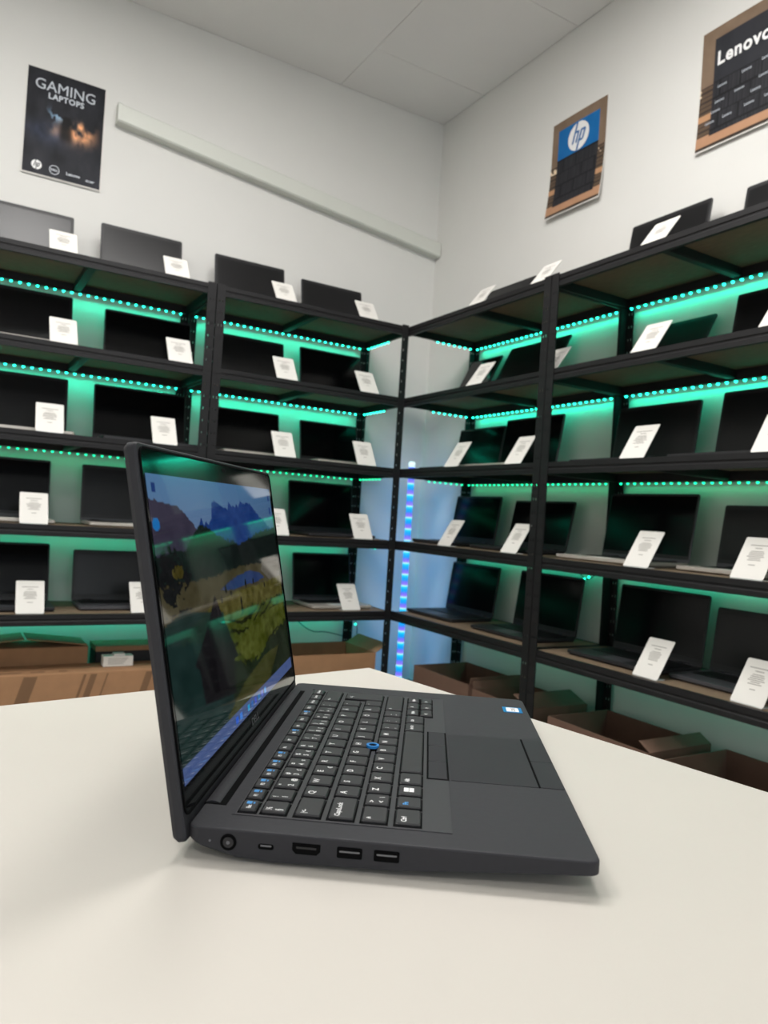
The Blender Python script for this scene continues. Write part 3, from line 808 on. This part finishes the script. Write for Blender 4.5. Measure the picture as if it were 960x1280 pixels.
    for i, s in enumerate(fk): key(25.0, 34.3, V0+i*fp, V0+(i+1)*fp-G, s, icon=('b' if i in (0, 1, 2, 3, 4, 5, 8, 11) else None))
    # number row
    nums = [('§', '½'), ('1', '!'), ('2', '"', '@'), ('3', '#', '£'), ('4', '¤', '$'), ('5', '%', '€'), ('6', '&'), ('7', '/', '{'), ('8', '(', '['), ('9', ')', ']'), ('0', '=', '}'), ('+', '?', '\\'), ('´', '`')]
    for i, s in enumerate(nums): key(37.4, 51.4, V0+i*P, V0+(i+1)*P-G, *s)
    key(37.4, 51.4, V0+13*P, V0+15*P-G, '<--', big=True)
    # upper letter row
    key(56.2, 70.6, V0, V0+1.5*P-G, '|<-', big=True)
    for i, s in enumerate(['Q', 'W', 'E', 'R', 'T', 'Y', 'U', 'I', 'O', 'P', 'Å', '¨']):
        key(56.2, 70.6, V0+(1.5+i)*P, V0+(2.5+i)*P-G, s, third=('€' if s == 'E' else ''))
    key(56.2, 89.4, V0+13.72*P, V0+15*P-G, '<-|', big=True)
    # home row
    key(75.1, 89.4, V0, V0+1.75*P-G, 'CapsLock', big=True)
    for i, s in enumerate(['A', 'S', 'D', 'F', 'G', 'H', 'J', 'K', 'L', 'Ö', 'Ä', "'"]):
        key(75.1, 89.4, V0+(1.75+i)*P, V0+(2.75+i)*P-G-(.4 if i == 11 else 0), s)
    # lower row
    key(93.8, 107.9, V0, V0+1.25*P-G, '^', big=True)
    key(93.8, 107.9, V0+1.25*P, V0+2.25*P-G, '<', '>', '\\')
    for i, s in enumerate(['Z', 'X', 'C', 'V', 'B', 'N', 'M', ',', '.', '-']):
        key(93.8, 107.9, V0+(2.25+i)*P, V0+(3.25+i)*P-G, s, (';' if s == ',' else ':' if s == '.' else '_' if s == '-' else ''))
    key(93.8, 107.9, V0+12.25*P, V0+15*P-G, '^', big=True)
    # bottom row
    key(112.6, 126.9, V0, V0+1.25*P-G, 'Ctrl', big=True)
    key(112.6, 126.9, V0+1.25*P, V0+2.25*P-G, '', icon='fn')
    wk = key(112.6, 126.9, V0+2.25*P, V0+3.25*P-G)
    wl = MB()
    for a in (0, 1):
        for b in (0, 1): wl.box(-.0038+a*.0033, -.0008+a*.0033, -.0034+b*.0033, -.0004+b*.0033, .00182, .00188)
    wl.build('legend', M['legend'], wk)
    key(112.6, 126.9, V0+3.25*P, V0+4.4*P-G, 'Alt', big=True)
    key(112.6, 126.9, V0+4.4*P, V0+9.35*P-G)
    key(112.6, 126.9, V0+9.35*P, V0+10.5*P-G, 'Alt Gr')
    key(112.6, 126.9, V0+10.5*P, V0+11.7*P-G, 'Ctrl')
    for i, (a, b) in enumerate((('PgUp', '<'), ('^', 'v'), ('PgDn', '>'))):
        key(112.6, 122.4, V0+(11.75+i*1.083)*P, V0+(12.833+i*1.083)*P-G, a)
        key(124.2, 134.0, V0+(11.75+i*1.083)*P, V0+(12.833+i*1.083)*P-G, b)
    # pointing stick between G, H and B
    ps = MB().cyl((.0905, .1494, .0003), 'z', .0044, .0040, .0026, 24).build('pointing_stick', M['well'], t)
    MB().ring((.0905, .1494), .0029, .0046, .0016, .0034).build('blue_ring', M['bluerub'], ps, smooth=False)
    # pointing stick buttons, touchpad and touchpad buttons
    gp = MB().box(.1300, .1448, .0979, .2013, -.0002, .00055); gp.build('button_gap', M['well'], t)
    for a, b in ((.0990, .1315), (.1321, .1665), (.1671, .2002)):
        MB().box(.1312, .1436, a, b, 0, .0009).build('pointer_button', M['pad'], t, bevel=.0003)
    MB().box(.1458, .2030, .0992, .2010, -.0002, .00035).build('touchpad', M['pad'], t, bevel=.0001)
    MB().box(.2031, .2043, .0992, .2010, -.0002, .0005).build('button_gap', M['well'], t)
    for a, b in ((.0994, .1500), (.1503, .2008)):
        MB().box(.2044, .2196, a, b, -.0003, .00045).build('touchpad_button', M['pad'], t, bevel=.0002)
    # sticker
    st = MB().box(.1985, .2155, .281, .2985, 0, .0003).build('sticker', mat('sticker_blue', (20, 112, 172), .3), t)
    MB().box(.2015, .2125, .2835, .296, .0003, .00045).build('sticker_field', M['white'], st)
    vs, fs = text('CORE', .0048, .0002, 0, 'LEFT', .0105)
    MB().add([(.2092-y, .2843+x, .0005) for x, y, z in vs], fs).build('sticker_text', M['ink'], st)
    # hinge cover bar and the dark slot before the keyboard
    MB().box(.0030, .0156, .0300, .2995, -.0022, .0003).build('hinge_slot', M['well'], t)
    n = 14
    bar = MB().loops([[(.0074+.0052*math.cos(a), v, -.0012+.0026*math.sin(a)) for a in [math.pi*2*i/n for i in range(n)]] for v in (.0315, .2985)])
    bo = bar.build('hinge_cover', M['body'], t, smooth=False); fix_normals(bo.data)
    # ports on the near side (v = 0), frame + dark mouth + tongue
    def port(name, u0, u1, z0, z1, metal=True, r=.0008):
        po = [(u, z) for u, z in rrect(u0, u1, z0, z1, r, 3)]
        pi = [(u, z) for u, z in rrect(u0+.0006, u1-.0006, z0+.0006, z1-.0006, r*.7, 3)]
        f = MB().loops([[(u, -.0003, z) for u, z in po], [(u, .0004, z) for u, z in po]]).build(name, M['well'], t); fix_normals(f.data)
        f2 = MB().loops([[(u, -.00045, z) for u, z in pi], [(u, .0002, z) for u, z in pi]]).build('mouth', M['port'], f); fix_normals(f2.data)
        if metal:
            MB().box(u0+.0014, u1-.0014, -.0006, 0, (z0+z1)/2+.0002, (z0+z1)/2+.0010).build('tongue', M['metal'], f)
    pj = MB().cyl((.0255, -.0004, -.0069), 'y', .0044, .0044, .0008, 28).build('power_jack', M['port'], t)
    MB().cyl((.0255, -.0007, -.0069), 'y', .0028, .0028, .0006, 20).build('jack_bore', M['key'], pj)
    MB().cyl((.0255, -.0011, -.0069), 'y', .0009, .0009, .0008, 12).build('jack_pin', M['metal'], pj)
    MB().cyl((.0155, -.0003, -.0069), 'y', .0006, .0006, .0004, 10).build('charge_light', M['metal'], t)
    port('usb_c_port', .0415, .0500, -.0090, -.0062, True, .0013)
    f = MB().extrude([(.0598, -.0040), (.0748, -.0040), (.0748, -.0078), (.0728, -.0098), (.0618, -.0098), (.0598, -.0078)], 'y', -.0003, .0004).build('hdmi_port', M['well'], t); fix_normals(f.data)
    g = MB().extrude([(.0606, -.0047), (.0740, -.0047), (.0740, -.0076), (.0724, -.0091), (.0622, -.0091), (.0606, -.0076)], 'y', -.00045, .0002).build('mouth', M['port'], f); fix_normals(g.data)
    MB().box(.0620, .0726, -.0006, 0, -.0068, -.0058).build('tongue', M['lapkeys'], f)
    port('usb_port', .0836, .0970, -.0098, -.0040)
    port('usb_port', .1032, .1166, -.0098, -.0040)
    # lid: glass-fronted panel leaning back
    a = .1925; u0 = .0014
    R = Matrix.Translation((u0, 0, 0)) @ Matrix.Rotation(-a, 4, 'Y')
    lid = bpy.data.objects.new('lid', None)
    def P3(v, s, d): return tuple(R @ Vector((-d, v, s)))     # d = depth behind the glass
    s0, s1 = -.0098, .2068; T = .0088
    def lo(e, n=4, r=.003): return rrect(e, LW-e, s0+e, s1-e, r, n)
    lb = MB().loops([[P3(v, s, .0004) for v, s in lo(.0008)], [P3(v, s, .0016) for v, s in lo(0)], [P3(v, s, .0052) for v, s in lo(0)], [P3(v, s, .0078) for v, s in lo(.0016)], [P3(v, s, T) for v, s in lo(.0045)]]).build('lid', M['body'], t); fix_normals(lb.data)
    # thin rubber gasket round the glass
    gk = MB(); A = rrect(.0022, LW-.0022, s0+.0125, s1-.0022, .006, 5); B = rrect(.0034, LW-.0034, s0+.0137, s1-.0034, .005, 5); n = len(A)
    gk.loops([[P3(v, s, .0004) for v, s in A], [P3(v, s, -.0006) for v, s in A], [P3(v, s, -.0006) for v, s in B], [P3(v, s, .0004) for v, s in B]], False, False)
    go = gk.build('gasket', M['well'], lb); fix_normals(go.data)
    bz = MB().loops([[P3(v, s, .0006) for v, s in rrect(.0034, LW-.0034, s0+.0137, s1-.0034, .005, 5)], [P3(v, s, -.0001) for v, s in rrect(.0034, LW-.0034, s0+.0137, s1-.0034, .005, 5)]]).build('bezel', M['bezel'], lb); fix_normals(bz.data)
    # display with the wallpaper
    nx, ny = 320, 190
    U, V = np.meshgrid(np.linspace(0, 1, nx), np.linspace(0, 1, ny))
    n1, n2, n3, n4 = noise2(nx, ny, 6, 31), noise2(nx, ny, 16, 32), noise2(nx, ny, 34, 33, 3), noise2(nx, ny, 70, 34, 2)
    nv = lambda m, n, k: ((n[m]-.5)[:, None]*k)
    def poly(pts):
        ins = np.zeros(U.shape, bool)
        for (xa, ya), (xb, yb) in zip(pts, pts[1:]+pts[:1]):
            if ya == yb: continue
            ins ^= ((V < ya) != (V < yb)) & (U < (xb-xa)*(V-ya)/(yb-ya)+xa)
        return ins
    def under(pts, jag=0.):
        return V > np.interp(U, [p[0] for p in pts], [p[1] for p in pts])+(n4-.5)*jag
    k = np.clip(V/.2, 0, 1)[..., None]
    img = np.array((78, 116, 154))*(1-k)+np.array((88, 112, 146))*k
    img = img-(np.clip(U-.25, 0, 1)*24)[..., None]
    m2 = under([(.24, .30), (.27, .17), (.285, .15), (.30, .18), (.32, .165), (.335, .175), (.36, .15), (.375, .088), (.395, .078), (.42, .09), (.45, .105), (.50, .118), (.515, .082), (.53, .10), (.57, .105), (.59, .09), (.60, .11), (.625, .078), (.65, .09), (.69, .082), (.72, .085), (.78, .12), (.84, .16), (.92, .2), (1, .24)], .02)
    img[m2] = np.array((24, 52, 108))-np.clip((V[m2]-.1)*2.5, 0, 1)[:, None]*np.array((6, 6, 4))+nv(m2, n3, 26)
    m1 = under([(0, .085), (.03, .08), (.05, .09), (.10, .10), (.15, .105), (.20, .15), (.27, .21), (.33, .28), (.5, .5), (1, .8)], .02); img[m1] = np.array((50, 46, 62))+nv(m1, n2, 24)
    hz = under([(0, .27), (.16, .265), (.20, .235), (.24, .195), (.28, .18), (.32, .19), (.38, .225), (.47, .25), (.58, .275), (.75, .235), (1, .215)], .03); img[hz] = np.array((20, 31, 27))+nv(hz, n3, 22)
    dkw = hz & (U > .48); img[dkw] = img[dkw]*.72
    trees = hz & (V < .40) & (np.sin(U*330)+1.6*(n4-.5) > .55); img[trees] *= .62
    mid = under([(0, .37), (.3, .385), (.45, .375), (.6, .375), (1, .40)], .02); img[mid] = np.array((62, 57, 38))+nv(mid, n2, 40)
    lake = poly([(.36, .445), (.43, .425), (.52, .41), (.64, .405), (.74, .43), (.79, .46), (.70, .468), (.56, .463), (.44, .46)]); img[lake] = np.array((34, 52, 92))+nv(lake, n2, 22)
    shore = poly([(.80, .36), (1, .38), (1, .50), (.86, .49), (.76, .42)]) & ~lake; img[shore] = np.array((84, 80, 72))+nv(shore, n3, 16)
    mead = under([(0, .60), (.15, .53), (.3, .485), (.5, .475), (.7, .482), (1, .485)], .015); img[mead] = np.array((72, 68, 28))+nv(mead, n3, 44)
    g2 = under([(0, .7), (.4, .585), (.6, .565), (1, .585)], .04); img[g2] = np.array((58, 66, 20))+nv(g2, n3, 44)
    rip = g2 & (np.sin((V+.06*np.sin(U*9)+(n2-.5)*.06)*150) > .45); img[rip] = img[rip]*.45
    lit = poly([(.42, .70), (.60, .64), (1., .62), (1., .72), (.8, .74), (.62, .80), (.5, .78)]); img[lit] = np.array((62, 68, 20))+nv(lit, n3, 50)
    dk = under([(0, .56), (.2, .60), (.35, .72), (.5, .795), (.62, .81), (.75, .77), (1, .735)], .03); img[dk] = np.array((24, 32, 18))+nv(dk, n2, 26)
    ld_ = (U < .36) & (V > .47+.25*np.abs(U-.1)); img[ld_] = img[ld_]*.2+np.array((14, 32, 32))+nv(ld_, n2, 18)
    low = poly([(.30, .93), (.46, .86), (.7, .82), (.86, .83), (.7, .95), (.3, .95)]); img[low] = np.array((52, 54, 24))+nv(low, n2, 30)
    tr = (((U-.075)/.085)**2+((V-.36)/.11)**2 < .75+2.6*(n3-.5)+2.2*(n4-.5)); img[tr] = np.array((15, 16, 16))+nv(tr, n4, 16)
    bs = (((U-.105)/.028)**2+((V-.335)/.026)**2 < 1.+1.5*(n4-.5)); img[bs] = np.array((60, 54, 18))+nv(bs, n4, 40)
    hut = poly([(.31, .455), (.245, .55), (.13, .67), (.155, .69), (.165, .82), (.38, .87), (.40, .74), (.43, .73)]); img[hut] = np.array((19, 17, 19))+nv(hut, n3, 12)
    ridge = poly([(.31, .455), (.325, .50), (.345, .75), (.325, .72)]); img[ridge] = (33, 30, 32)
    door = poly([(.215, .68), (.265, .69), (.265, .82), (.22, .81)]); img[door] = (12, 10, 12)
    for a_, b_, r_ in ((.36, .485, .016), (.52, .525, .02), (.52, .56, .02), (.78, .498, .014), (.44, .475, .014), (.40, .45, .018), (.58, .455, .02), (.66, .46, .016)):
        s_ = ((U-a_)/.007)**2+((V-b_)/r_)**2 < 1; img[s_] = (18, 18, 14)
    tb = V > .945; img[tb] = (68, 85, 130)
    for i in range(9):
        ic = (np.abs(U-(.36+i*.035)) < .010) & (np.abs(V-.972) < .013); img[ic] = [(40, 90, 200), (60, 120, 210), (70, 90, 130), (30, 150, 200), (50, 100, 170), (60, 80, 190), (30, 110, 170), (80, 100, 190), (70, 140, 210)][i]
    for u_, w_ in ((.035, .02), (.93, .03), (.975, .012)):
        ic = (np.abs(U-u_) < w_*.6) & (np.abs(V-.972) < .012); img[ic] = (62, 80, 130)
    for u_, v_ in ((.03, .045), (.97, .05), (.97, .12)):
        ic = (np.abs(U-u_) < .010) & (np.abs(V-v_) < .018); img[ic] = (30, 56, 110)
    ed = (((U-.022)/.018)**2+((V-.165)/.022)**2 < 1); img[ed] = (22, 104, 170)
    sA, sB, vA, vB = .0181, .0181+.1718, .0066, .0066+.3119
    scr = vcol_mat('display_glass', .85, .04, 0.)
    scr.node_tree.nodes['Principled BSDF'].inputs['Specular IOR Level'].default_value = .36
    img = np.clip(img, 4, 255)
    ob = link('display', raster_mesh('display', img, lambda u, v: P3(vA+u*(vB-vA), sB-v*(sB-sA), -.0003)), scr, lb)
    wc = MB().loops([[P3(v, s, -.0001) for v, s in rrect(.1615, .1695, .1985, .2015, .0008, 2)], [P3(v, s, -.0004) for v, s in rrect(.1615, .1695, .1985, .2015, .0008, 2)]]).build('camera_shutter', M['port'], lb)
    vs, fs = text('DELL', .0090, .0003, 0, 'LEFT', .022)
    MB().add([P3(.1545+x, .0085+y*.8, -.0005) for x, y, z in vs], fs).build('brand_lettering', M['lap_grey'], lb)
    bpy.data.objects.remove(lid)
main_laptop()
bpy.context.view_layer.update()
